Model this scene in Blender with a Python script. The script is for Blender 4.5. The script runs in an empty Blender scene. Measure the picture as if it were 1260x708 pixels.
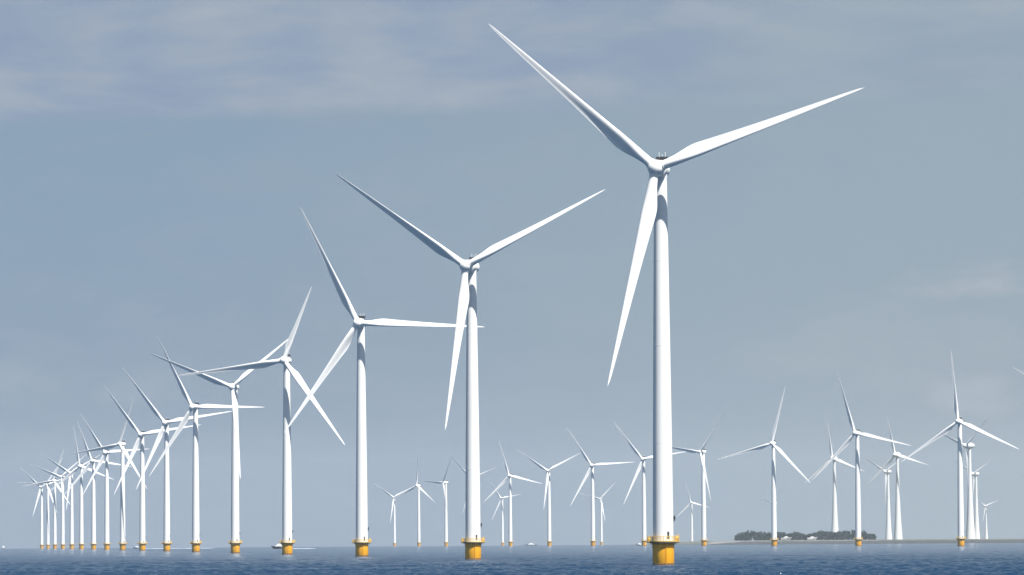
import bpy, bmesh, math, random
import numpy as np
from mathutils import Matrix, Vector, noise

random.seed(7)
SC = bpy.context.scene
COL = SC.collection
R = math.radians
PI = math.pi

# ------------------------------------------------------------------ camera
F_PX = 5780.0            # focal length in photo pixels (1260 wide)
CAM_H = 6.0
PITCH = (663.6 - 354.0) / F_PX
ROLL = 0.006
RE = 7.43e6              # earth radius with refraction

cam = bpy.data.objects.new('camera', bpy.data.cameras.new('camera'))
COL.objects.link(cam)
cam.data.sensor_width = 36.0
cam.data.lens = F_PX / 1260.0 * 36.0
cam.data.clip_start = 1.0
cam.data.clip_end = 60000.0
CAM_ROT = Matrix.Rotation(PI / 2 + PITCH, 3, 'X') @ Matrix.Rotation(-ROLL, 3, 'Z')
cam.matrix_world = Matrix.Translation((0, 0, CAM_H)) @ CAM_ROT.to_4x4()
SC.camera = cam


def drop(x, y):
    return -(x * x + y * y) / (2 * RE)


def at(px, py, D):
    """world x of the photo pixel (px, py) at depth D; z is sea level there"""
    d = CAM_ROT @ Vector(((px - 630) / F_PX, -(py - 354) / F_PX, -1))
    x = d.x * D / d.y
    return x, D, drop(x, D)


# ------------------------------------------------------------------ materials
def mat(name):
    m = bpy.data.materials.new(name)
    m.use_nodes = True
    nt = m.node_tree
    return m, nt, nt.nodes['Principled BSDF']


def paint(name, col, rough=0.4, var=0.06, scale=0.5, streak=0.0, dirt=None, spec=0.5):
    """painted steel or plastic with faint mottling and vertical weather streaks"""
    m, nt, b = mat(name)
    N, L = nt.nodes, nt.links
    tc = N.new('ShaderNodeTexCoord')
    mp = N.new('ShaderNodeMapping')
    mp.inputs['Scale'].default_value = (1, 1, 0.06) if streak else (1, 1, 1)
    L.new(tc.outputs['Object'], mp.inputs['Vector'])
    nz = N.new('ShaderNodeTexNoise')
    nz.inputs['Scale'].default_value = scale
    nz.inputs['Detail'].default_value = 5
    nz.inputs['Roughness'].default_value = 0.6
    L.new(mp.outputs['Vector'], nz.inputs['Vector'])
    rp = N.new('ShaderNodeMapRange')
    rp.inputs['From Min'].default_value = 0.35
    rp.inputs['From Max'].default_value = 0.75
    L.new(nz.outputs['Fac'], rp.inputs['Value'])
    mx = N.new('ShaderNodeMix')
    mx.data_type = 'RGBA'
    mx.inputs['A'].default_value = (*col, 1)
    d = dirt or tuple(c * (1 - var * 2.5) for c in col)
    mx.inputs['B'].default_value = (*d, 1)
    L.new(rp.outputs['Result'], mx.inputs['Factor'])
    L.new(mx.outputs['Result'], b.inputs['Base Color'])
    b.inputs['Roughness'].default_value = rough
    b.inputs['Specular IOR Level'].default_value = spec
    return m


WHITE = paint('white_paint', (0.80, 0.80, 0.78), 0.42, 0.04, 0.7, streak=1)
BLADE = paint('blade_gelcoat', (0.80, 0.80, 0.79), 0.38, 0.03, 0.3)
PALE = paint('pale_grey_concrete', (0.66, 0.67, 0.66), 0.6, 0.06, 0.3, streak=1)
YELLOW = paint('yellow_paint', (0.85, 0.42, 0.008), 0.45, 0.10, 0.8, streak=1,
               dirt=(0.70, 0.29, 0.006))
RAILY = paint('rail_yellow', (0.76, 0.47, 0.09), 0.5, 0.06, 1.0)
DARK = paint('dark_metal', (0.03, 0.033, 0.04), 0.5, 0.1, 1.0)
GREY = paint('grey_metal', (0.30, 0.31, 0.32), 0.5, 0.08, 1.0)
GROWTH = paint('marine_growth', (0.16, 0.08, 0.02), 0.75, 0.2, 1.6, dirt=(0.07, 0.045, 0.02))
GRATING = paint('dark_grating', (0.10, 0.095, 0.085), 0.7, 0.1, 1.0)
NAVY = paint('navy_paint', (0.03, 0.05, 0.09), 0.4, 0.08, 1.0)
GLASS = paint('dark_glass', (0.02, 0.03, 0.04), 0.1, 0.02, 1.0)
LEAF = paint('dark_foliage', (0.026, 0.042, 0.032), 0.9, 0.22, 0.05, dirt=(0.020, 0.034, 0.027), spec=0.0)
BARK = paint('bark', (0.09, 0.07, 0.05), 0.9, 0.1, 0.5)
STONE = paint('basalt_stone', (0.05, 0.055, 0.06), 0.85, 0.15, 0.15, dirt=(0.025, 0.03, 0.03), spec=0.2)
SAND = paint('pale_sand', (0.15, 0.15, 0.145), 0.9, 0.1, 0.1)
GRASS = paint('dike_grass', (0.055, 0.065, 0.05), 0.9, 0.2, 0.06, dirt=(0.09, 0.085, 0.06))
FOAM = paint('white_foam', (0.42, 0.47, 0.52), 0.8, 0.1, 0.08, dirt=(0.10, 0.16, 0.22))


def sea_material():
    m, nt, b = mat('sea_water')
    N, L = nt.nodes, nt.links
    tc = N.new('ShaderNodeTexCoord')
    b.inputs['Roughness'].default_value = 0.12
    b.inputs['IOR'].default_value = 1.333
    # broad patches of slightly different water colour (sediment and wind)
    n0 = N.new('ShaderNodeTexNoise')
    n0.inputs['Scale'].default_value = 0.012
    n0.inputs['Detail'].default_value = 3
    L.new(tc.outputs['Object'], n0.inputs['Vector'])
    mx = N.new('ShaderNodeMix')
    mx.data_type = 'RGBA'
    mx.inputs['A'].default_value = (0.002, 0.021, 0.054, 1)
    mx.inputs['B'].default_value = (0.003, 0.028, 0.066, 1)
    L.new(n0.outputs['Fac'], mx.inputs['Factor'])
    L.new(mx.outputs['Result'], b.inputs['Base Color'])
    # ripples
    n1 = N.new('ShaderNodeTexNoise')
    n1.inputs['Scale'].default_value = 0.55
    n1.inputs['Detail'].default_value = 6
    n1.inputs['Roughness'].default_value = 0.62
    mp = N.new('ShaderNodeMapping')
    mp.inputs['Scale'].default_value = (0.6, 1.2, 1)
    mp.inputs['Rotation'].default_value = (0, 0, R(12))
    L.new(tc.outputs['Object'], mp.inputs['Vector'])
    L.new(mp.outputs['Vector'], n1.inputs['Vector'])
    bp = N.new('ShaderNodeBump')
    bp.inputs['Strength'].default_value = 1.0
    bp.inputs['Distance'].default_value = 0.55
    L.new(n1.outputs['Fac'], bp.inputs['Height'])
    L.new(bp.outputs['Normal'], b.inputs['Normal'])
    return m


# ------------------------------------------------------------------ mesh helpers
def link(name, me, m, parent=None):
    o = bpy.data.objects.new(name, me)
    COL.objects.link(o)
    if m is not None:
        me.materials.append(m)
    if parent is not None:
        o.parent = parent
    return o


def finish(name, bm, m, parent=None, smooth=True, angle=40):
    me = bpy.data.meshes.new(name)
    bmesh.ops.recalc_face_normals(bm, faces=bm.faces)
    bm.to_mesh(me)
    bm.free()
    if smooth:
        me.polygons.foreach_set('use_smooth', [True] * len(me.polygons))
        me.set_sharp_from_angle(angle=R(angle))
    return link(name, me, m, parent)


def lathe(bm, prof, n=48, mtx=None, caps=True):
    """revolve (radius, z) profile round z"""
    rings = []
    for r, z in prof:
        ring = []
        for k in range(n):
            a = 2 * PI * k / n
            p = Vector((r * math.cos(a), r * math.sin(a), z))
            ring.append(bm.verts.new(mtx @ p if mtx else p))
        rings.append(ring)
    for i in range(len(rings) - 1):
        for k in range(n):
            bm.faces.new((rings[i][k], rings[i][(k + 1) % n], rings[i + 1][(k + 1) % n], rings[i + 1][k]))
    if caps:
        bm.faces.new(rings[0][::-1])
        bm.faces.new(rings[-1])


def box(bm, c, s, bev=0.0, mtx=None):
    r = bmesh.ops.create_cube(bm, size=1)
    vs = r['verts']
    bmesh.ops.scale(bm, vec=s, verts=vs)
    if bev:
        es = list({e for v in vs for e in v.link_edges})
        g = bmesh.ops.bevel(bm, geom=es, offset=bev, segments=2, affect='EDGES', profile=0.5)
        vs = list({v for f in g['faces'] for v in f.verts} | {v for v in vs if v.is_valid})
    bmesh.ops.translate(bm, vec=c, verts=vs)
    if mtx:
        bmesh.ops.transform(bm, matrix=mtx, verts=vs)


def tube(bm, a, b, r, n=8, r2=None):
    a, b = Vector(a), Vector(b)
    d = b - a
    q = d.to_track_quat('Z', 'Y').to_matrix().to_4x4()
    lathe(bm, [(r, 0), (r if r2 is None else r2, d.length)], n, Matrix.Translation(a) @ q)


def ring_tube(bm, rad, z, r, n=48, m=6, a0=0, a1=2 * PI):
    closed = abs(a1 - a0 - 2 * PI) < 1e-6
    rings = []
    cnt = n if closed else n + 1
    for k in range(cnt):
        a = a0 + (a1 - a0) * k / n
        ring = []
        for j in range(m):
            b = 2 * PI * j / m
            rr = rad + r * math.cos(b)
            ring.append(bm.verts.new((rr * math.cos(a), rr * math.sin(a), z + r * math.sin(b))))
        rings.append(ring)
    for k in range(n):
        A, B = rings[k], rings[(k + 1) % cnt]
        for j in range(m):
            bm.faces.new((A[j], B[j], B[(j + 1) % m], A[(j + 1) % m]))


# ------------------------------------------------------------------ turbine parts
def airfoil(n=26):
    """closed loop of (x, t): x from LE 0 to TE 1, t thickness (suction positive), unit thickness"""
    pts = []
    for k in range(n):
        u = 2 * PI * k / n
        x = 0.5 * (1 - math.cos(u))          # 0..1..0
        s = 1 if u < PI else -1
        t = 5 * (0.2969 * math.sqrt(max(x, 0)) - 0.126 * x - 0.3516 * x * x + 0.2843 * x ** 3 - 0.1036 * x ** 4)
        pts.append((x, s * t + 0.10 * math.sin(PI * x) - 3.0 * max(0.0, x - 0.70) ** 2))
    return pts


def blade_mesh(name, Rt, chord_max, root_r, twist0=16.0, pitch=2.0, r0=1.3, cone=2.8, pre=0.8):
    af = airfoil()
    n = len(af)
    bm = bmesh.new()
    rings = []
    M = 44
    for i in range(M):
        f = i / (M - 1)
        f = f ** 1.05
        r = r0 + (Rt - r0) * f
        s = r / Rt
        # blend from the round root to the airfoil
        w = min(1.0, max(0.0, (s - 0.045) / 0.16))
        w = w * w * (3 - 2 * w)
        if s < 0.21:
            c_air = chord_max
        else:
            q = (s - 0.21) / 0.79
            c_air = chord_max * (1 - q) ** 0.92 * (1 - 0.12 * math.sin(PI * q)) + 0.30 * q
            if s > 0.965:
                c_air *= max(0.12, math.sqrt(max(0.0, 1 - ((s - 0.965) / 0.035) ** 2)))
        tau = 0.42 - 0.27 * min(1, max(0, (s - 0.12) / 0.45))
        beta = R(twist0 * max(0, (1 - (s - 0.12) / 0.88)) ** 1.7 + pitch) if s > 0.12 else R(twist0 + pitch)
        y0 = -(r * math.tan(R(cone)) + pre * s * s)
        ring = []
        for k, (x, t) in enumerate(af):
            a = 2 * PI * k / n
            cx, ct = root_r * math.cos(a), root_r * math.sin(a)       # circle, LE at +
            ax = (0.32 - x) * c_air
            at_ = t * c_air * tau
            u = cx * (1 - w) + ax * w
            v = ct * (1 - w) + at_ * w
            ring.append(bm.verts.new((u * math.cos(beta) + v * math.sin(beta),
                                      y0 - u * math.sin(beta) + v * math.cos(beta), r)))
        rings.append(ring)
    for i in range(M - 1):
        for k in range(n):
            bm.faces.new((rings[i][k], rings[i][(k + 1) % n], rings[i + 1][(k + 1) % n], rings[i + 1][k]))
    bm.faces.new(rings[0][::-1])
    bm.faces.new(rings[-1])
    bmesh.ops.recalc_face_normals(bm, faces=bm.faces)
    me = bpy.data.meshes.new(name)
    bm.to_mesh(me)
    bm.free()
    me.polygons.foreach_set('use_smooth', [True] * len(me.polygons))
    me.set_sharp_from_angle(angle=R(55))
    return me


YUP = Matrix.Rotation(PI / 2, 4, 'X')      # local z -> world -y (upwind)


class Kit:
    """named part meshes of one kind of turbine"""
    pass


def part_mesh(build, name, m, angle=40):
    bm = bmesh.new()
    build(bm)
    bmesh.ops.recalc_face_normals(bm, faces=bm.faces)
    me = bpy.data.meshes.new(name)
    bm.to_mesh(me)
    bm.free()
    me.polygons.foreach_set('use_smooth', [True] * len(me.polygons))
    me.set_sharp_from_angle(angle=R(angle))
    me.materials.append(m)
    return me


DECK = 5.3
HUB_H = 95.0
ROT_R = 53.6


def offshore_parts():
    P = {}

    def foundation(bm):
        lathe(bm, [(2.56, -6), (2.56, 0.55), (2.58, 0.6), (2.58, 3.9), (2.72, 4.0), (2.72, 4.18), (2.58, 4.28), (2.58, DECK - 0.22)], 64)
        for a in (R(-76), R(62)):                      # anode / J-tube pipes
            c, s = math.cos(a), math.sin(a)
            tube(bm, (2.72 * c, 2.72 * s, -4), (2.72 * c, 2.72 * s, DECK - 0.4), 0.07, 10)
    P['foundation'] = part_mesh(foundation, 'foundation', YELLOW)

    def growth(bm):
        lathe(bm, [(2.59, -5), (2.62, -0.15), (2.60, 0.12), (2.565, 0.22)], 64, caps=False)
    P['waterline_band'] = part_mesh(growth, 'waterline_band', GROWTH)

    def ladder(bm):
        a = R(80)
        c, s = math.cos(a), math.sin(a)
        for o in (-0.9, 0.9):
            x, y = 3.25 * c - o * s, 3.25 * s + o * c
            tube(bm, (x, y, -2.0), (x, y, 4.6), 0.16, 10)
            tube(bm, (x, y, 4.6), (2.5 * c - o * s, 2.5 * s + o * c, 4.9), 0.14, 8)
            tube(bm, (x, y, 1.0), (2.4 * c - o * s, 2.4 * s + o * c, 1.0), 0.11, 8)
        for o in (-0.28, 0.28):
            x, y = 2.95 * c - o * s, 2.95 * s + o * c
            tube(bm, (x, y, -2.0), (x, y, DECK), 0.05, 8)
        for k in range(24):
            z = -1.8 + 0.3 * k
            tube(bm, (2.95 * c + 0.28 * s, 2.95 * s - 0.28 * c, z), (2.95 * c - 0.28 * s, 2.95 * s + 0.28 * c, z), 0.025, 6)
    P['boat_landing'] = part_mesh(ladder, 'boat_landing', YELLOW)

    def deck(bm):
        lathe(bm, [(2.45, DECK - 0.28), (3.28, DECK - 0.28), (3.34, DECK - 0.03), (3.34, DECK + 0.06), (2.45, DECK + 0.06)], 48, caps=False)
        for sg in (-1, 1):                              # lay-down areas on both sides
            box(bm, (sg * 3.2, 0.0, DECK - 0.10), (1.25, 2.6, 0.30), 0.03)
        for k in range(12):
            a = 2 * PI * k / 12
            tube(bm, (2.58 * math.cos(a), 2.58 * math.sin(a), DECK - 0.75), (3.2 * math.cos(a), 3.2 * math.sin(a), DECK - 0.25), 0.08, 6)
    P['work_platform'] = part_mesh(deck, 'work_platform', GRATING)

    def rail(bm):
        path = []
        n = 56
        for k in range(n):
            a = 2 * PI * k / n
            x, y = 3.28 * math.cos(a), 3.28 * math.sin(a)
            if abs(y) < 1.3:
                x = math.copysign(3.76, x)
            path.append(Vector((x, y, 0)))
        for z, rr in ((0.55, 0.045), (0.9, 0.045), (1.3, 0.075)):
            for k in range(n):
                a, b = path[k], path[(k + 1) % n]
                tube(bm, (a.x, a.y, DECK + z), (b.x, b.y, DECK + z), rr, 6)
        for k in range(0, n, 2):
            a = path[k]
            tube(bm, (a.x, a.y, DECK - 0.1), (a.x, a.y, DECK + 1.32), 0.065, 6)
        for k in range(n):                              # kick plate
            a, b = path[k], path[(k + 1) % n]
            d = (b - a)
            mid = (a + b) / 2
            mtx = Matrix.Translation((mid.x, mid.y, DECK + 0.13)) @ Matrix.Rotation(math.atan2(d.y, d.x), 4, 'Z')
            box(bm, (0, 0, 0), (d.length, 0.03, 0.30), 0, mtx)
    P['railing'] = part_mesh(rail, 'railing', RAILY)

    def cabinet(bm):
        box(bm, (3.3, 0.5, DECK + 0.66), (0.7, 1.2, 1.15), 0.05)
    P['equipment_cabinet'] = part_mesh(cabinet, 'equipment_cabinet', RAILY)

    def bench(bm):
        box(bm, (-3.3, -0.2, DECK + 0.55), (0.66, 1.4, 0.9), 0.05)
        box(bm, (-3.3, -0.2, DECK + 1.06), (0.74, 1.5, 0.12), 0.02)
    P['storage_box'] = part_mesh(bench, 'storage_box', RAILY)

    def davit(bm):
        tube(bm, (3.2, -0.9, DECK), (3.2, -0.9, DECK + 1.5), 0.11, 8)
        tube(bm, (3.2, -0.9, DECK + 1.4), (3.8, -1.1, DECK + 1.75), 0.09, 8)
    P['davit'] = part_mesh(davit, 'davit', RAILY)

    def tower(bm):
        z1 = HUB_H - 2.3
        prof = [(2.45, DECK - 0.3), (2.62, DECK + 0.07), (2.62, DECK + 0.22), (2.46, DECK + 0.26)]
        for k in range(1, 31):
            t = k / 30
            z = DECK + 0.26 + (z1 - DECK - 0.26) * t
            r = 2.46 - 0.95 * t ** 1.25
            prof.append((r, z))
            if k in (8, 16, 23):                        # flange seams between tower sections
                prof += [(r + 0.018, z + 0.02), (r + 0.018, z + 0.18), (r, z + 0.2)]
        lathe(bm, prof, 72)
    P['tower'] = part_mesh(tower, 'tower', WHITE)

    def door(bm):
        mtx = Matrix.Rotation(R(-62), 4, 'Z')
        box(bm, (2.44, 0, DECK + 1.55), (0.10, 0.62, 1.75), 0.03, mtx)
    P['door'] = part_mesh(door, 'door', DARK)

    def horn(bm):
        mtx = Matrix.Rotation(R(-8), 4, 'Z')
        box(bm, (2.55, 0, 10.95), (0.5, 0.12, 0.12), 0.0, mtx)
        box(bm, (2.74, 0, 11.05), (0.42, 0.5, 0.85), 0.06, mtx)
        box(bm, (2.70, 0, 10.4), (0.24, 0.26, 0.5), 0.05, mtx)
    P['fog_horn'] = part_mesh(horn, 'fog_horn', DARK)

    def nacelle(bm):
        prof = [(0.0, -3.3), (1.1, -3.28), (1.6, -3.05), (1.82, -2.5), (1.88, -1.2), (1.92, 0.0), (1.98, 1.5), (2.08, 1.55), (2.08, 3.0), (1.95, 3.1), (1.5, 3.5)]
        prof[0] = (0.05, -3.3)
        lathe(bm, prof, 48, YUP)
        lathe(bm, [(1.55, -2.1), (1.62, -1.2), (1.62, 0.2)], 32, caps=True)
    P['nacelle'] = part_mesh(nacelle, 'nacelle', WHITE)

    def radiator(bm):
        for sg in (-1, 1):
            box(bm, (sg * 0.74, 1.9, 2.75), (1.3, 0.4, 0.95), 0.04)
        for sg in (-1.35, 0, 1.35):
            tube(bm, (sg, 1.9, 1.3), (sg, 1.9, 3.3), 0.07, 6)
        ring = [(-1.2, 0.2, 2.55), (1.2, 0.2, 2.55), (1.2, 1.5, 2.55), (-1.2, 1.5, 2.55)]
        for k in range(4):
            tube(bm, ring[k], ring[(k + 1) % 4], 0.04, 6)
            tube(bm, (ring[k][0], ring[k][1], 1.4), ring[k], 0.04, 6)
    P['cooling_radiator'] = part_mesh(radiator, 'cooling_radiator', DARK)

    def mast(bm):
        for x, h in ((-0.75, 1.3), (0.75, 1.3), (0.05, 0.9)):
            tube(bm, (x, 2.25, 1.8), (x, 2.25, 2.9 + h), 0.06, 6)
            box(bm, (x, 2.25, 2.9 + h), (0.3, 0.12, 0.12), 0.0)
    P['sensor_mast'] = part_mesh(mast, 'sensor_mast', WHITE)

    def hub(bm):
        prof = [(1.75, -1.55), (1.93, -1.2), (1.95, 0.2), (1.82, 0.95), (1.45, 1.55), (0.9, 1.9), (0.35, 2.05), (0.03, 2.07)]
        lathe(bm, prof, 48, YUP)
        for k in range(3):
            lathe(bm, [(1.28, 0.4), (1.28, 2.0), (1.17, 2.05)], 28, Matrix.Rotation(2 * PI * k / 3, 4, 'Y'))
    P['hub'] = part_mesh(hub, 'hub', WHITE)
    bl = blade_mesh('blade', ROT_R, 3.55, 1.10, twist0=15.0, pitch=5.0)
    bl.materials.append(BLADE)
    P['blade'] = bl
    return P


SH_H, SH_R = 135.0, 63.5


def onshore_parts():
    P = {}

    def tower(bm):
        prof = []
        for k in range(32):
            t = k / 31
            z = -3 + (SH_H - 3.5 + 3) * t
            r = 2.2 + 4.6 * (1 - t) ** 2.3 + 0.6 * (1 - t)
            prof.append((r, z))
        lathe(bm, prof, 48)
    P['tower'] = part_mesh(tower, 'tower', PALE)

    def nacelle(bm):
        prof = []
        for k in range(24):
            t = k / 23
            y = -9.5 + 14.0 * t
            r = 5.4 * math.sqrt(max(0.0004, 1 - ((y - 1.5) / 11.0) ** 2)) if y < 1.5 else 5.4 - 0.35 * ((y - 1.5) / 3) ** 2
            prof.append((max(r, 0.05), y))
        lathe(bm, [(a * 0.84, b) for a, b in prof], 40, YUP)
        lathe(bm, [(2.25, -4.9), (2.4, -2.0)], 32)
    P['nacelle'] = part_mesh(nacelle, 'nacelle', PALE)

    def hub(bm):
        prof = [(4.9, -2.7), (4.75, -1.5), (4.2, 0.6), (3.2, 2.8), (2.1, 4.2), (0.9, 5.0), (0.05, 5.2)]
        lathe(bm, [(a * 0.84, b) for a, b in prof], 40, YUP)
        for k in range(3):
            lathe(bm, [(1.7, 1.5), (1.6, 5.2)], 24, Matrix.Rotation(2 * PI * k / 3, 4, 'Y'))
    P['hub'] = part_mesh(hub, 'hub', PALE)
    bl = blade_mesh('blade', SH_R, 5.2, 1.5, twist0=20, r0=3.5, cone=0.5, pre=0.3)
    bl.materials.append(BLADE)
    P['blade'] = bl
    return P


OFF = offshore_parts()
ONS = onshore_parts()


def child(name, me, parent, mtx=None, label=None):
    o = bpy.data.objects.new(name, me)
    COL.objects.link(o)
    o.parent = parent
    if mtx is not None:
        o.matrix_local = mtx
    if label:
        o['label'] = label
    return o


def turbine(xb, yb, yh, phase, yaw, label, group, kind='off', detail=True, hub_h=None, ground=0.0, pitch=5.0, spans=(1, 1, 1)):
    """xb, yb: waterline in the photo; yh: hub row; phase: angle of one blade; yaw: degrees the rotor looks to the left of the viewer"""
    H = HUB_H if kind == 'off' else SH_H
    sc = 1.0 if hub_h is None else hub_h / H
    D = F_PX * H * sc / (yb - yh)
    X, Y, Z = at(xb, yb, D)
    root = bpy.data.objects.new('wind_turbine', None)
    COL.objects.link(root)
    root.location = (X, Y, Z + ground)
    root.scale = (sc, sc, sc)
    root.empty_display_size = 5
    root['label'] = label
    root['category'] = 'wind turbine'
    root['group'] = group
    al = math.atan2(X, Y)
    phi = -(al + R(yaw))
    P = OFF if kind == 'off' else ONS
    Rz = Matrix.Rotation(phi, 4, 'Z')
    top = Matrix.Translation((0, 0, H - (0.85 if kind == 'off' else 0.5))) @ Rz
    if kind == 'off':
        f = child('foundation', P['foundation'], root)
        if detail:
            child('waterline_band', P['waterline_band'], f)
            child('boat_landing', P['boat_landing'], f)
        w = child('work_platform', P['work_platform'], root)
        child('railing', P['railing'], w)
        if detail:
            child('equipment_cabinet', P['equipment_cabinet'], w)
            child('storage_box', P['storage_box'], w)
            child('davit', P['davit'], w)
        t = child('tower', P['tower'], root)
        if detail:
            child('door', P['door'], t)
            child('fog_horn', P['fog_horn'], t)
        n = child('nacelle', P['nacelle'], root, top)
        child('cooling_radiator', P['cooling_radiator'], n)
        if detail:
            child('sensor_mast', P['sensor_mast'], n)
        ov, tilt = 5.2, -5.0
    else:
        child('tower', P['tower'], root)
        child('nacelle', P['nacelle'], root, top)
        ov, tilt = 7.3, -4.0
    rot = top @ Matrix.Translation((0, -ov, 0)) @ Matrix.Rotation(R(tilt), 4, 'X')
    child('hub', P['hub'], root, rot @ Matrix.Rotation(R(90 - phase), 4, 'Y'))
    for k in range(3):
        child('blade', P['blade'], root, rot @ Matrix.Rotation(R(90 - phase - 120 * k), 4, 'Y') @ Matrix.Rotation(-R(pitch), 4, 'Z') @ Matrix.Diagonal((1, 1, spans[k], 1)))
    return root


ROW = 'offshore turbines in the curving left row'
row_a = [
    # base x, base y, hub y, phase, yaw, label
    (816.3, 696.3, 206.0, 138.8, 12, 'largest white wind turbine, nearest on its bright yellow foundation, right of centre'),
    (582.2, 689.5, 327.0, 144.4, 21, 'second largest white turbine, blades spread in a Y, just left of the biggest one'),
    (445.3, 685.0, 397.0, 116.2, 14, 'white wind turbine with one blade level to the right, third largest of the row'),
    (353.5, 682.5, 443.0, 67.0, 16, 'white wind turbine with one long blade level to the left, fourth along the row'),
    (289.5, 680.3, 475.5, 157.0, 18, 'white turbine with its lower blade hanging before its tower, fifth along the row'),
    (241.0, 678.7, 500.0, 118.0, 25, 'white turbine crossed by a neighbour\'s level blade, sixth along the row'),
    (205.3, 677.3, 519.0, 127.5, 16, 'white turbine with blade slanting left across the next tower, seventh along the row'),
    (175.3, 676.7, 533.7, 127.0, 18, 'white wind turbine with a white boat at its foot, eighth along the row'),
    (151.0, 676.2, 545.5, 69.0, 33, 'white wind turbine with one blade level left and one up right, ninth along the row'),
    (131.5, 675.7, 556.0, 123.0, 20, 'small white wind turbine, tenth along the receding row'),
    (115.2, 675.2, 566.0, 111.0, 20, 'small white wind turbine with one steep blade up, eleventh along the receding row'),
    (100.2, 675.0, 572.5, 99.0, 22, 'small white wind turbine with one blade almost straight up, twelfth along the receding row'),
    (88.3, 674.8, 581.0, 147.0, 24, 'tiny white wind turbine, fifth from the far left end of the row'),
    (77.3, 674.7, 586.0, 158.0, 24, 'tiny white wind turbine, fourth from the far left end of the row'),
    (67.5, 674.6, 590.5, 189.0, 24, 'tiny white wind turbine, third from the far left end of the row'),
    (59.0, 674.5, 595.5, 175.0, 24, 'tiny white wind turbine, second from the far left end of the row'),
    (51.3, 674.5, 598.4, 137.0, 20, 'tiny white wind turbine at the far left end of the receding row'),
]
for k, (xb, yb, yh, ph, yw, lab) in enumerate(row_a):
    turbine(xb, yb, yh, ph, yw, lab, ROW, detail=k < 9, pitch=(1.0, 15.0, 11.0, 11.0, 14.0, 9.0, 12.0, 12.0, 9.0)[k] if k < 9 else 8.0,
            spans={0: (1.01, 1, 1), 1: (1.025, 1, 1), 3: (0.72, 1, 1), 4: (1, 1, 0.92), 8: (0.85, 1, 1)}.get(k, (1, 1, 1) if k < 9 else (0.88, 0.88, 0.88)))

MID = 'offshore turbines of the distant middle row'
row_b = [
    (485.5, 671.7, 611.2, 145.0, 20, 'small pale turbine farthest left of the distant row, right of the third largest turbine'),
    (515.5, 671.7, 596.7, 86.0, 38, 'small pale turbine with one blade straight up, second from the left in the distant row'),
    (549.0, 671.7, 593.0, 177.0, 58, 'small pale turbine turned sideways, left of the second largest turbine'),
    (583.5, 671.7, 588.5, 138.0, 40, 'small pale turbine hidden behind the tower of the second largest turbine'),
    (628.2, 671.5, 584.7, 106.0, 16, 'pale turbine just right of the second largest turbine with a faint one beside it'),
    (676.0, 671.2, 578.3, 146.0, 18, 'pale turbine with blades spread in a Y, midway between the two biggest turbines'),
    (729.7, 670.8, 571.3, 123.0, 14, 'pale turbine with one blade level right and a faint turbine close behind'),
    (792.7, 670.6, 563.4, 128.0, 14, 'pale turbine partly behind the left side of the biggest tower'),
    (866.2, 670.0, 554.0, 51.0, 38, 'pale turbine just right of the biggest tower with a dark blade up right'),
    (952.7, 670.8, 544.2, 75.5, 16, 'white turbine standing before the left part of the wooded shore'),
    (1056.2, 671.0, 531.6, 107.0, 22, 'white turbine on an orange foundation before the right end of the wooded shore'),
    (1182.5, 670.7, 516.7, 95.0, 14, 'tallest turbine at far right with one blade straight up'),
    (1333.0, 671.5, 499.0, 149.0, 12, 'turbine beyond the right edge, only a blade tip in view'),
]
for k, (xb, yb, yh, ph, yw, lab) in enumerate(row_b):
    turbine(xb, yb, yh, ph, yw, lab, MID, detail=k > 5, spans=(0.92,) * 3 if k < 6 else (1, 1, 1))

FAR = 'faint turbines on the horizon'
row_f = [
    (618.5, 671.5, 613.0, 128.0, 30, 'faint far turbine close to the left of a larger pale one'),
    (740.2, 670.7, 613.8, 165.0, 20, 'faint far turbine close behind the right of a larger pale one'),
    (851.5, 668.8, 617.0, 105.0, 20, 'faint far turbine with slanting blade just right of the biggest foundation'),
    (954.5, 668.8, 618.0, 168.0, 50, 'faint far turbine hidden behind the tower left of the wood, one blade showing'),
]
for (xb, yb, yh, ph, yw, lab) in row_f:
    turbine(xb, yb, yh, ph, yw, lab, FAR, detail=False, spans=(0.9,) * 3)

SHO = 'onshore turbines with flared towers'
LAND_H = 5.6
row_e = [
    (1027.5, 664.0, 563.3, 99.0, 25, 'flared turbine rising from the wooded shore', None),
    (1093.5, 663.5, 579.0, 152.0, 40, 'smaller flared turbine standing left of another flared one on the shore', None),
    (1105.2, 663.0, 558.5, 104.0, 28, 'flared turbine with one blade steep up, right of the wooded shore', None),
    (1194.2, 663.0, 548.0, 160.0, 48, 'flared turbine close behind the tallest turbine at far right', None),
    (1201.8, 663.0, 581.8, 150.0, 42, 'smaller flared turbine second right of the tallest turbine at far right', None),
    (1213.7, 663.3, 621.5, 142.0, 25, 'tiny flared turbine low on the right horizon', 75.0),
]
for (xb, yb, yh, ph, yw, lab, hh) in row_e:
    turbine(xb, yb, yh, ph, yw, lab, SHO, kind='on', hub_h=hh, ground=LAND_H)


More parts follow.
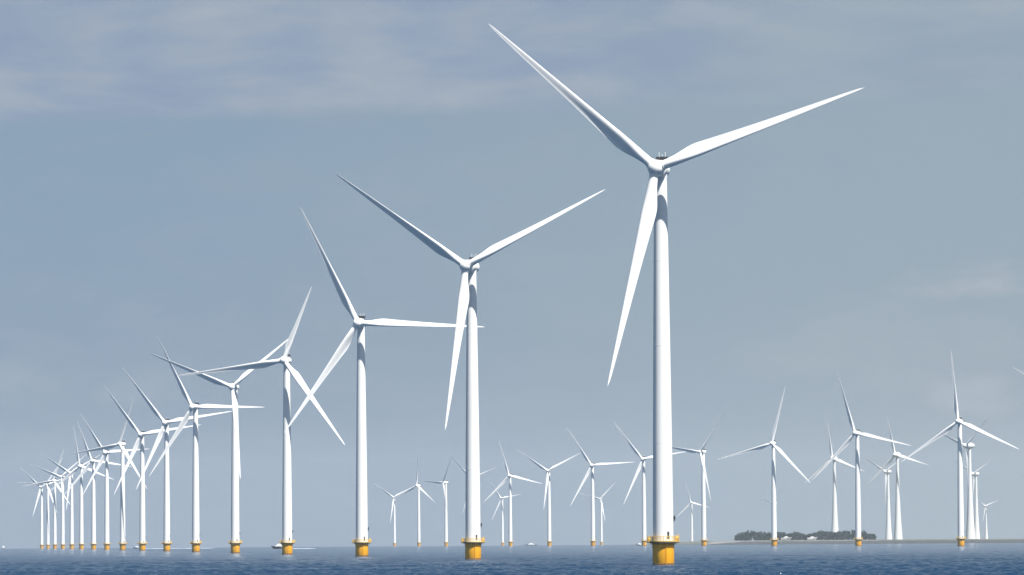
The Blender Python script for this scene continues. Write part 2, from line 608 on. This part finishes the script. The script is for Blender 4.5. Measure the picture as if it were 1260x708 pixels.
# ------------------------------------------------------------------ sea (one curved sheet with real waves)
def build_sea():
    rng = np.random.default_rng(3)
    dense = np.arange(-9.0, 9.0001, 0.036)
    coarse = np.concatenate([np.linspace(9.0, 30, 12)[1:], np.linspace(30, 330, 46)[1:], np.linspace(330, 351.0, 12)[1:-1]])
    ang = np.radians(np.concatenate([dense, coarse]))
    r = [1.0]
    while r[-1] < 620:
        r.append(r[-1] * 1.07 + 0.1)
    while r[-1] < 3200:
        r.append(r[-1] + 0.36 * (r[-1] / 700) ** 1.75)
    while r[-1] < 13000:
        r.append(r[-1] * 1.02)
    r = np.array(r)
    dr = np.gradient(r)
    RR, AA = np.meshgrid(r, ang, indexing='ij')
    X = RR * np.sin(AA)
    Y = RR * np.cos(AA)
    Zb = -(RR ** 2) / (2 * RE) - 0.36
    W = np.zeros_like(X)
    dense_w = np.clip((np.radians(10.0) - np.abs((AA + PI) % (2 * PI) - PI)) / np.radians(1.0), 0, 1)
    nw = 70
    cell = np.maximum(dr[:, None], RR * 0.00063)
    for i in range(nw):
        lam = 1.5 * (20 / 1.5) ** ((i + rng.random()) / nw)
        k = 2 * PI / lam
        th = R(82) + rng.normal(0, 0.55)               # running away from the viewer, wind from behind
        amp = 0.0172 * lam ** 0.72 * math.exp(-(lam / 8.5) ** 2)
        ph = rng.random() * 2 * PI
        p = k * (X * math.cos(th) + Y * math.sin(th)) + ph
        lim = np.clip(lam / cell - 2.2, 0, 2.0) / 2.0
        W += amp * lim * (np.sin(p) + 0.22 * np.cos(2 * p))
    # gusts: patches of rougher and calmer water
    G = np.zeros_like(X)
    for i in range(14):
        lam = 40 + 160 * rng.random()
        th = rng.random() * PI
        G += np.sin(2 * PI / lam * (X * math.cos(th) + Y * math.sin(th)) + rng.random() * 6.28)
    W *= (1 + 0.07 * G)
    Z = Zb + W * dense_w
    nr, na = X.shape
    co = np.stack([X, Y, Z], -1).reshape(-1, 3).astype(np.float32)
    i = np.arange(nr - 1)[:, None]
    j = np.arange(na)[None, :]
    a = i * na + j
    b = i * na + (j + 1) % na
    c = (i + 1) * na + (j + 1) % na
    d = (i + 1) * na + j
    quads = np.stack([a, d, c, b], -1).reshape(-1, 4).astype(np.int32)
    me = bpy.data.meshes.new('sea')
    me.vertices.add(len(co))
    me.vertices.foreach_set('co', co.ravel())
    me.loops.add(quads.size)
    me.loops.foreach_set('vertex_index', quads.ravel())
    me.polygons.add(len(quads))
    me.polygons.foreach_set('loop_start', np.arange(0, quads.size, 4, dtype=np.int32))
    me.polygons.foreach_set('use_smooth', np.ones(len(quads), dtype=bool))
    me.update(calc_edges=True)
    o = link('sea', me, sea_material())
    o['kind'] = 'structure'
    o['label'] = 'choppy dark blue sea'
    if me.polygons[0].normal.z < 0:
        me.flip_normals()


build_sea()


# ------------------------------------------------------------------ shore on the right
def strip(name, m, x0, x1, D0, sect, n=60, seed=1, jitter=0.0, ends=True, curve=0.0):
    """a long bank: sect = list of (depth offset, height above sea)"""
    rnd = random.Random(seed)
    bm = bmesh.new()
    rows = []
    for k in range(n + 1):
        t = k / n
        x = x0 + (x1 - x0) * t
        fade = 1.0
        if ends:
            fade = min(1, t / 0.06)
        row = []
        for q, (dy, h) in enumerate(sect):
            y = D0 + dy + curve * t
            hh = h * fade if h > 0 else h
            hh += rnd.uniform(-jitter, jitter) if h > 0 else 0
            row.append(bm.verts.new((x, y, drop(x, y) + hh)))
        rows.append(row)
    for k in range(n):
        for q in range(len(sect) - 1):
            bm.faces.new((rows[k][q], rows[k + 1][q], rows[k + 1][q + 1], rows[k][q + 1]))
    return finish(name, bm, m, angle=60)


def wx(px, D):
    return at(px, 665, D)[0]


land = strip('dike', GRASS, wx(880, 6700), wx(1720, 6700), 6700,
             [(0, -2), (2, 0.2), (14, 4.6), (20, LAND_H), (60, LAND_H), (1500, LAND_H), (3000, LAND_H), (5200, LAND_H), (5210, -3)], n=90, jitter=0.12)
land['kind'] = 'structure'
land['label'] = 'low green dike along the right horizon'
rock = strip('stone_revetment', STONE, wx(868, 6600), wx(1720, 6600), 6600,
             [(0, -2), (0.5, 0.2), (9, 3.8), (12, 4.1), (15, -1)], n=220, seed=4, jitter=0.3)
rock['kind'] = 'structure'
rock['label'] = 'dark stone slope at the foot of the dike'
beach = strip('beach', SAND, wx(866, 6650), wx(1082, 6650), 6650,
              [(0, -1.5), (3, 1.3), (12, 4.2), (20, 4.6), (28, 4.6), (42, -1)], n=80, seed=9, jitter=0.15)
beach['kind'] = 'structure'
beach['label'] = 'pale sandy shore below the wood'


def grove():
    rnd = random.Random(11)
    D = 6850.0
    bm = bmesh.new()
    x0, x1 = wx(907, D), wx(1076, D)
    n = 96
    for k in range(n):
        t = (k + rnd.uniform(-.4, .4)) / (n - 1)
        x = x0 + (x1 - x0) * min(max(t, 0), 1)
        y = D + rnd.uniform(-8, 30)
        prof = 12.0 + 2.0 * math.sin(t * 9.1 + 0.6) + 1.2 * math.sin(t * 23) - 4.5 * max(0, 0.07 - t) / 0.07
        if abs(t - 0.455) < 0.03:
            prof += 3.2
        if t > 0.93:
            prof -= 2.5
        h = prof + rnd.uniform(-1.3, 1.0)
        g = drop(x, y) + LAND_H
        tube(bm, (x, y, g - 0.5), (x, y, g + h * 0.6), 0.28, 5, 0.12)
        cr = rnd.uniform(3.0, 4.8)
        for c in range(12):
            a = rnd.uniform(0, 2 * PI)
            rr = cr * math.sqrt(rnd.random()) * 0.75
            cz = g + h * rnd.uniform(0.06, 0.86)
            C = Vector((x + rr * math.cos(a), y + rr * math.sin(a), cz))
            s = rnd.uniform(1.2, 2.3)
            for f in range(34):
                d = Vector((rnd.gauss(0, 1), rnd.gauss(0, 1), rnd.gauss(0, 1))).normalized()
                p = C + d * s * rnd.uniform(0.6, 1.1)
                if p.z < g:
                    p.z = g + rnd.random()
                u = d.orthogonal().normalized()
                v = d.cross(u)
                q = rnd.uniform(0.4, 0.95)
                a2 = rnd.uniform(0, 6.28)
                e1 = (u * math.cos(a2) + v * math.sin(a2)) * q
                e2 = (v * math.cos(a2) - u * math.sin(a2)) * q * 0.8 + d * q * rnd.uniform(-.5, .5)
                vs = [bm.verts.new(p + e1), bm.verts.new(p + e2), bm.verts.new(p - e1), bm.verts.new(p - e2)]
                bm.faces.new(vs)
    me = bpy.data.meshes.new('wood')
    bm.to_mesh(me)
    bm.free()
    o = link('wood', me, LEAF)
    o['kind'] = 'stuff'
    o['category'] = 'wood'
    o['label'] = 'dark wood of trees low on the right horizon'
    return o


grove()


# ------------------------------------------------------------------ boats
def hull(bm, L, B, H, draft=0.8, rake=0.22):
    """bow towards -x; sheer line rising to the bow"""
    n = 14
    rows = []
    for i in range(n + 1):
        t = i / n                                        # 0 bow .. 1 stern
        w = B / 2 * min(1.0, (math.sin(min(t / 0.55, 1) * PI / 2)) ** 0.8) * (1 - 0.12 * max(0, t - .6) / .4)
        w = max(w, 0.02)
        top = H * (1.0 + 0.45 * (1 - t) ** 2)
        xt = -L / 2 + L * t
        xb = xt + rake * L * (1 - t) ** 2
        row = [(xt, -w, top), (xb, -w * 0.75, 0.1), (xb, -w * 0.2, -draft), (xb, w * 0.2, -draft), (xb, w * 0.75, 0.1), (xt, w, top)]
        rows.append([bm.verts.new(p) for p in row])
    for i in range(n):
        for q in range(5):
            bm.faces.new((rows[i][q], rows[i + 1][q], rows[i + 1][q + 1], rows[i][q + 1]))
        bm.faces.new((rows[i][5], rows[i + 1][5], rows[i + 1][0], rows[i][0]))
    bm.faces.new(rows[0])
    bm.faces.new(rows[-1])


def wedge(bm, x0, x1, w, z0, z1, s0=0.0, s1=0.0):
    """cabin block with raked ends"""
    v = [bm.verts.new(p) for p in ((x0, -w, z0), (x1, -w, z0), (x1, w, z0), (x0, w, z0),
                                   (x0 + s0, -w * .88, z1), (x1 - s1, -w * .88, z1), (x1 - s1, w * .88, z1), (x0 + s0, w * .88, z1))]
    for f in ((0, 1, 2, 3), (4, 5, 6, 7), (0, 1, 5, 4), (1, 2, 6, 5), (2, 3, 7, 6), (3, 0, 4, 7)):
        bm.faces.new([v[i] for i in f])


def boat(px, py, D, L, B, H, label, group, hullmat, rotz=0.0, cabin=0.5, mast=0.0, ground=0.0):
    x, y, z = at(px, py, D)
    root = bpy.data.objects.new('boat', None)
    COL.objects.link(root)
    root.location = (x, y, z + ground)
    root.rotation_euler = (0, 0, rotz)
    root['label'] = label
    root['category'] = 'boat'
    if group:
        root['group'] = group
    bm = bmesh.new()
    hull(bm, L, B, H)
    finish('hull', bm, hullmat, root, angle=35)
    bm = bmesh.new()
    wedge(bm, -L * 0.22, L * 0.26, B * 0.36, H * 0.95, H * 0.95 + cabin * H * 1.3, L * 0.08, L * 0.03)
    wedge(bm, -L * 0.08, L * 0.16, B * 0.28, H * 0.95 + cabin * H * 1.3, H * 0.95 + cabin * H * 2.2, L * 0.04, L * 0.02)
    cb = finish('cabin', bm, WHITE, root, angle=30)
    bm = bmesh.new()
    z0 = H * 0.95 + cabin * H * 0.65
    box(bm, (L * 0.04, 0, z0), (L * 0.30, B * 0.70, cabin * H * 0.4))
    finish('window', bm, GLASS, cb, smooth=False)
    if mast:
        bm = bmesh.new()
        tube(bm, (L * 0.05, 0, H), (L * 0.05, 0, H + mast), 0.12, 8, 0.06)
        tube(bm, (L * 0.05, -B * .3, H + mast * .75), (L * 0.05, B * .3, H + mast * .75), 0.06, 6)
        tube(bm, (-L * 0.02, 0, H + mast * .6), (L * 0.2, 0, H + mast * .85), 0.07, 6)
        finish('mast', bm, GREY, root)
    return root


boat(342.5, 674, 4500, 15, 4.6, 1.7, 'dark service boat with white cabin beside the fourth turbine foundation', None, NAVY, 0.15, 0.75, 4.5)
boat(168.0, 673, 5600, 9, 3.2, 1.2, 'small white boat at the foot of a turbine in the left row', 'white boats under way', WHITE, 0.0, 0.6)
boat(4.0, 674, 7800, 8, 3.2, 1.5, 'tiny white boat alone at the far left edge of the horizon', 'white boats under way', WHITE, 0.9, 0.9, 3.0)
boat(786.5, 671, 5300, 7, 2.8, 1.2, 'tiny white boat left of the biggest foundation', 'white boats under way', WHITE, 0.3, 0.6)
boat(968.0, 664, 6735, 16.5, 4.5, 2.6, 'white boat laid up before the middle of the wood, left of two', 'white boats laid up before the wood', WHITE, PI - 0.12, 0.35, ground=LAND_H + 0.8)
boat(1000.0, 664, 6735, 15.5, 4.2, 2.5, 'white boat laid up before the wood, right of two', 'white boats laid up before the wood', WHITE, PI + 0.1, 0.3, ground=LAND_H + 0.8)

boat(653.0, 671, 8300, 24, 6, 1.2, 'long low white boat far off between two pale turbines', None, WHITE, 0.1, 0.75)


def wake(px0, px1, D, w, h, label):
    rnd = random.Random(int(px0))
    x0, x1 = wx(px0, D), wx(px1, D)
    bm = bmesh.new()
    n = int((x1 - x0) / 2.5)
    rows = []
    for k in range(n + 1):
        t = k / n
        x = x0 + (x1 - x0) * t
        f = (1 - t) ** 0.5 * min(1, t / 0.03)
        hh = h * (0.25 + 0.75 * f) * rnd.uniform(0.5, 1.1)
        ww = w * (0.4 + 0.6 * t)
        y = D + rnd.uniform(-.6, .6)
        z = drop(x, y)
        rows.append([bm.verts.new((x, y - ww / 2, z - 0.4)), bm.verts.new((x, y - ww / 5, z + hh * .8)),
                     bm.verts.new((x, y + ww / 5, z + hh)), bm.verts.new((x, y + ww / 2, z - 0.4))])
    for k in range(n):
        for q in range(3):
            bm.faces.new((rows[k][q], rows[k + 1][q], rows[k + 1][q + 1], rows[k][q + 1]))
    o = finish('wake_foam', bm, FOAM, angle=80)
    o['kind'] = 'stuff'
    o['category'] = 'wake'
    o['label'] = label


wake(171, 262, 5600, 5, 0.18, 'thin white wake behind the small boat in the left row')
wake(347, 388, 4500, 5, 0.16, 'thin white wake behind the dark service boat')


# ------------------------------------------------------------------ haze (one even box of air)
def haze():
    bm = bmesh.new()
    box(bm, (0, 0, 110), (26800, 26800, 250))
    m = bpy.data.materials.new('haze_air')
    m.use_nodes = True
    nt = m.node_tree
    nt.nodes.clear()
    out = nt.nodes.new('ShaderNodeOutputMaterial')
    v = nt.nodes.new('ShaderNodeVolumePrincipled')
    v.inputs['Color'].default_value = (0.80, 0.90, 1.0, 1)
    v.inputs['Density'].default_value = 2.6e-5
    v.inputs['Anisotropy'].default_value = 0.0
    nt.links.new(v.outputs['Volume'], out.inputs['Volume'])
    o = finish('haze', bm, m, smooth=False)
    o['kind'] = 'stuff'
    o['label'] = 'thin blue sea haze'


haze()

# ------------------------------------------------------------------ light and sky
SUN_EL, SUN_AZ = 60.0, 41.0            # azimuth: degrees right of straight behind the camera
s_dir = Vector((math.sin(R(SUN_AZ)) * math.cos(R(SUN_EL)), -math.cos(R(SUN_AZ)) * math.cos(R(SUN_EL)), math.sin(R(SUN_EL))))
sun = bpy.data.objects.new('sun', bpy.data.lights.new('sun', 'SUN'))
COL.objects.link(sun)
sun.data.energy = 5.0
sun.data.angle = R(0.53)
sun.data.color = (1.0, 0.965, 0.90)
sun.rotation_euler = s_dir.to_track_quat('Z', 'Y').to_euler()

w = bpy.data.worlds.new('World')
SC.world = w
w.use_nodes = True
nt = w.node_tree
N, L = nt.nodes, nt.links
bg = N['Background']
sky = N.new('ShaderNodeTexSky')
sky.sky_type = 'NISHITA'
sky.sun_disc = False
sky.sun_elevation = R(SUN_EL)
sky.sun_rotation = math.atan2(s_dir.x, s_dir.y)
sky.air_density = 1.0
sky.dust_density = 1.0
sky.ozone_density = 1.5


def math_node(op, a, b=None, clamp=False):
    n = N.new('ShaderNodeMath')
    n.operation = op
    n.use_clamp = clamp
    for i, v in enumerate((a, b)):
        if v is None:
            continue
        if isinstance(v, (int, float)):
            n.inputs[i].default_value = v
        else:
            L.new(v, n.inputs[i])
    return n.outputs[0]


def ramp(val, a, b, lo=0.0, hi=1.0, smooth=True):
    n = N.new('ShaderNodeMapRange')
    n.interpolation_type = 'SMOOTHSTEP' if smooth else 'LINEAR'
    n.inputs['From Min'].default_value = a
    n.inputs['From Max'].default_value = b
    n.inputs['To Min'].default_value = lo
    n.inputs['To Max'].default_value = hi
    L.new(val, n.inputs['Value'])
    return n.outputs['Result']


def combine(x, y, z):
    n = N.new('ShaderNodeCombineXYZ')
    for i, v in enumerate((x, y, z)):
        if isinstance(v, (int, float)):
            n.inputs[i].default_value = v
        else:
            L.new(v, n.inputs[i])
    return n.outputs[0]


def noise_tex(vec, scale, detail=5, rough=0.55, dist=0.0):
    n = N.new('ShaderNodeTexNoise')
    n.inputs['Scale'].default_value = scale
    n.inputs['Detail'].default_value = detail
    n.inputs['Roughness'].default_value = rough
    n.inputs['Distortion'].default_value = dist
    L.new(vec, n.inputs['Vector'])
    return n.outputs['Fac']


def mixc(f, a, b):
    n = N.new('ShaderNodeMix')
    n.data_type = 'RGBA'
    for key, v in (('Factor', f), ('A', a), ('B', b)):
        if isinstance(v, float):
            n.inputs[key].default_value = v
        elif isinstance(v, tuple):
            n.inputs[key].default_value = (*v, 1) if key != 'Factor' else v
        else:
            L.new(v, n.inputs[key])
    return n.outputs['Result']


SKY_K = 0.05
EXPO = 0.95
tc = N.new('ShaderNodeTexCoord')
sep = N.new('ShaderNodeSeparateXYZ')
L.new(tc.outputs['Generated'], sep.inputs[0])
el = math_node('ARCSINE', sep.outputs['Z'])
az = math_node('ARCTAN2', sep.outputs['X'], sep.outputs['Y'])
eld = math_node('MULTIPLY', el, 180 / PI)          # degrees
azd = math_node('MULTIPLY', az, 180 / PI)


def C(r, g, b):                                     # radiance of cloud / veil as it should show in the picture
    k = 1.0 / (SKY_K * 2 ** EXPO)
    return (r * k, g * k, b * k)


def srgb(r, g, b):
    f = lambda v: ((v / 255 + 0.055) / 1.055) ** 2.4
    return C(f(r), f(g), f(b))


# thin veil of high cloud over the whole lower sky, a little greyer to the right
veil_n = noise_tex(combine(math_node('MULTIPLY', azd, 0.16), math_node('MULTIPLY', eld, 0.45), 0.0), 1.0, 5, 0.55, 0.3)
veil_x = math_node('ADD', azd, math_node('MULTIPLY', math_node('SUBTRACT', veil_n, 0.5), 9.0))
veil_hi = mixc(ramp(veil_x, -6.5, 5.0), srgb(130, 154, 177), srgb(146, 164, 178))
veil_lo = mixc(ramp(veil_x, -6.5, 6.0), srgb(129, 147, 168), srgb(145, 159, 171))
veil_col = mixc(ramp(eld, 0.4, 4.6), veil_lo, veil_hi)
side = math_node('ABSOLUTE', azd)
c1 = mixc(math_node('MULTIPLY', ramp(eld, 9.0, 24.0, 0.96, 0.0), ramp(side, 20.0, 60.0, 1.0, 0.25)), sky.outputs['Color'], veil_col)
fine = noise_tex(combine(math_node('MULTIPLY', azd, 0.8), math_node('MULTIPLY', eld, 2.2), 11.0), 1.0, 6, 0.6, 0.4)
c1 = mixc(ramp(fine, 0.40, 0.72, 0.0, 0.30), c1, srgb(150, 164, 178))
# low stratus deck in the upper part of the view, its flat base near 5.3 degrees
edge_n = noise_tex(combine(math_node('MULTIPLY', azd, 0.35), 3.3, 0.0), 1.0, 4, 0.6)
d_el = math_node('ADD', eld, math_node('MULTIPLY', math_node('SUBTRACT', edge_n, 0.5), 0.30))
d_el = math_node('SUBTRACT', d_el, math_node('MULTIPLY', azd, 0.02))
deck = ramp(d_el, 5.16, 5.38)
deck = math_node('MULTIPLY', deck, ramp(azd, -0.5, 4.0, 1.0, 0.5))
deck = math_node('MULTIPLY', deck, ramp(eld, 9.0, 16.0, 1.0, 0.0))
deck = math_node('MULTIPLY', deck, ramp(side, 20.0, 60.0, 1.0, 0.0))
streak = noise_tex(combine(math_node('MULTIPLY', azd, 0.34), math_node('MULTIPLY', eld, 1.25), 5.0), 1.0, 5, 0.55, 0.25)
deck_col = mixc(ramp(streak, 0.34, 0.68), srgb(137, 155, 181), srgb(164, 175, 186))
c2 = mixc(math_node('MULTIPLY', deck, 0.92), c1, deck_col)
# small soft puffs low on the right and left
puff = noise_tex(combine(math_node('MULTIPLY', azd, 0.9), math_node('MULTIPLY', eld, 2.4), 7.7), 1.0, 6, 0.58, 0.3)
puff_f = None
for (pa, pe, sa, se, am) in ((5.75, 3.08, 1.1, 0.26, 0.65), (5.6, 1.75, 0.6, 0.30, 0.45), (4.9, 3.2, 0.16, 0.10, 0.35),
                             (-6.1, 1.95, 0.5, 0.25, 0.25), (-4.5, 1.9, 0.55, 0.3, 0.22), (2.3, 6.4, 0.7, 0.2, 0.45), (4.6, 2.3, 1.9, 0.55, 0.22), (6.2, 6.45, 0.7, 0.2, 0.35)):
    u = math_node('MULTIPLY', math_node('SUBTRACT', azd, pa), 1 / sa)
    v = math_node('MULTIPLY', math_node('SUBTRACT', eld, pe), 1 / se)
    q = math_node('ADD', math_node('MULTIPLY', u, u), math_node('MULTIPLY', v, v))
    q = math_node('ADD', q, math_node('MULTIPLY', math_node('SUBTRACT', puff, 0.5), 5.0))
    f = ramp(q, -0.6, 1.5, am, 0.0)
    puff_f = f if puff_f is None else math_node('MAXIMUM', puff_f, f)
c3 = mixc(puff_f, c2, srgb(174, 182, 190))
L.new(c3, bg.inputs['Color'])
bg.inputs['Strength'].default_value = SKY_K

# ------------------------------------------------------------------ render settings
SC.view_settings.view_transform = 'Standard'
SC.view_settings.look = 'None'
SC.view_settings.exposure = EXPO
SC.view_settings.gamma = 1.0
SC.view_settings.use_curve_mapping = False
cy = SC.cycles
cy.use_denoising = True
cy.max_bounces = 6
cy.diffuse_bounces = 2
cy.glossy_bounces = 3
cy.transmission_bounces = 2
cy.volume_bounces = 1
cy.caustics_reflective = False
cy.caustics_refractive = False
SC.render.filter_size = 1.5 if hasattr(SC.render, 'filter_size') else 1.5
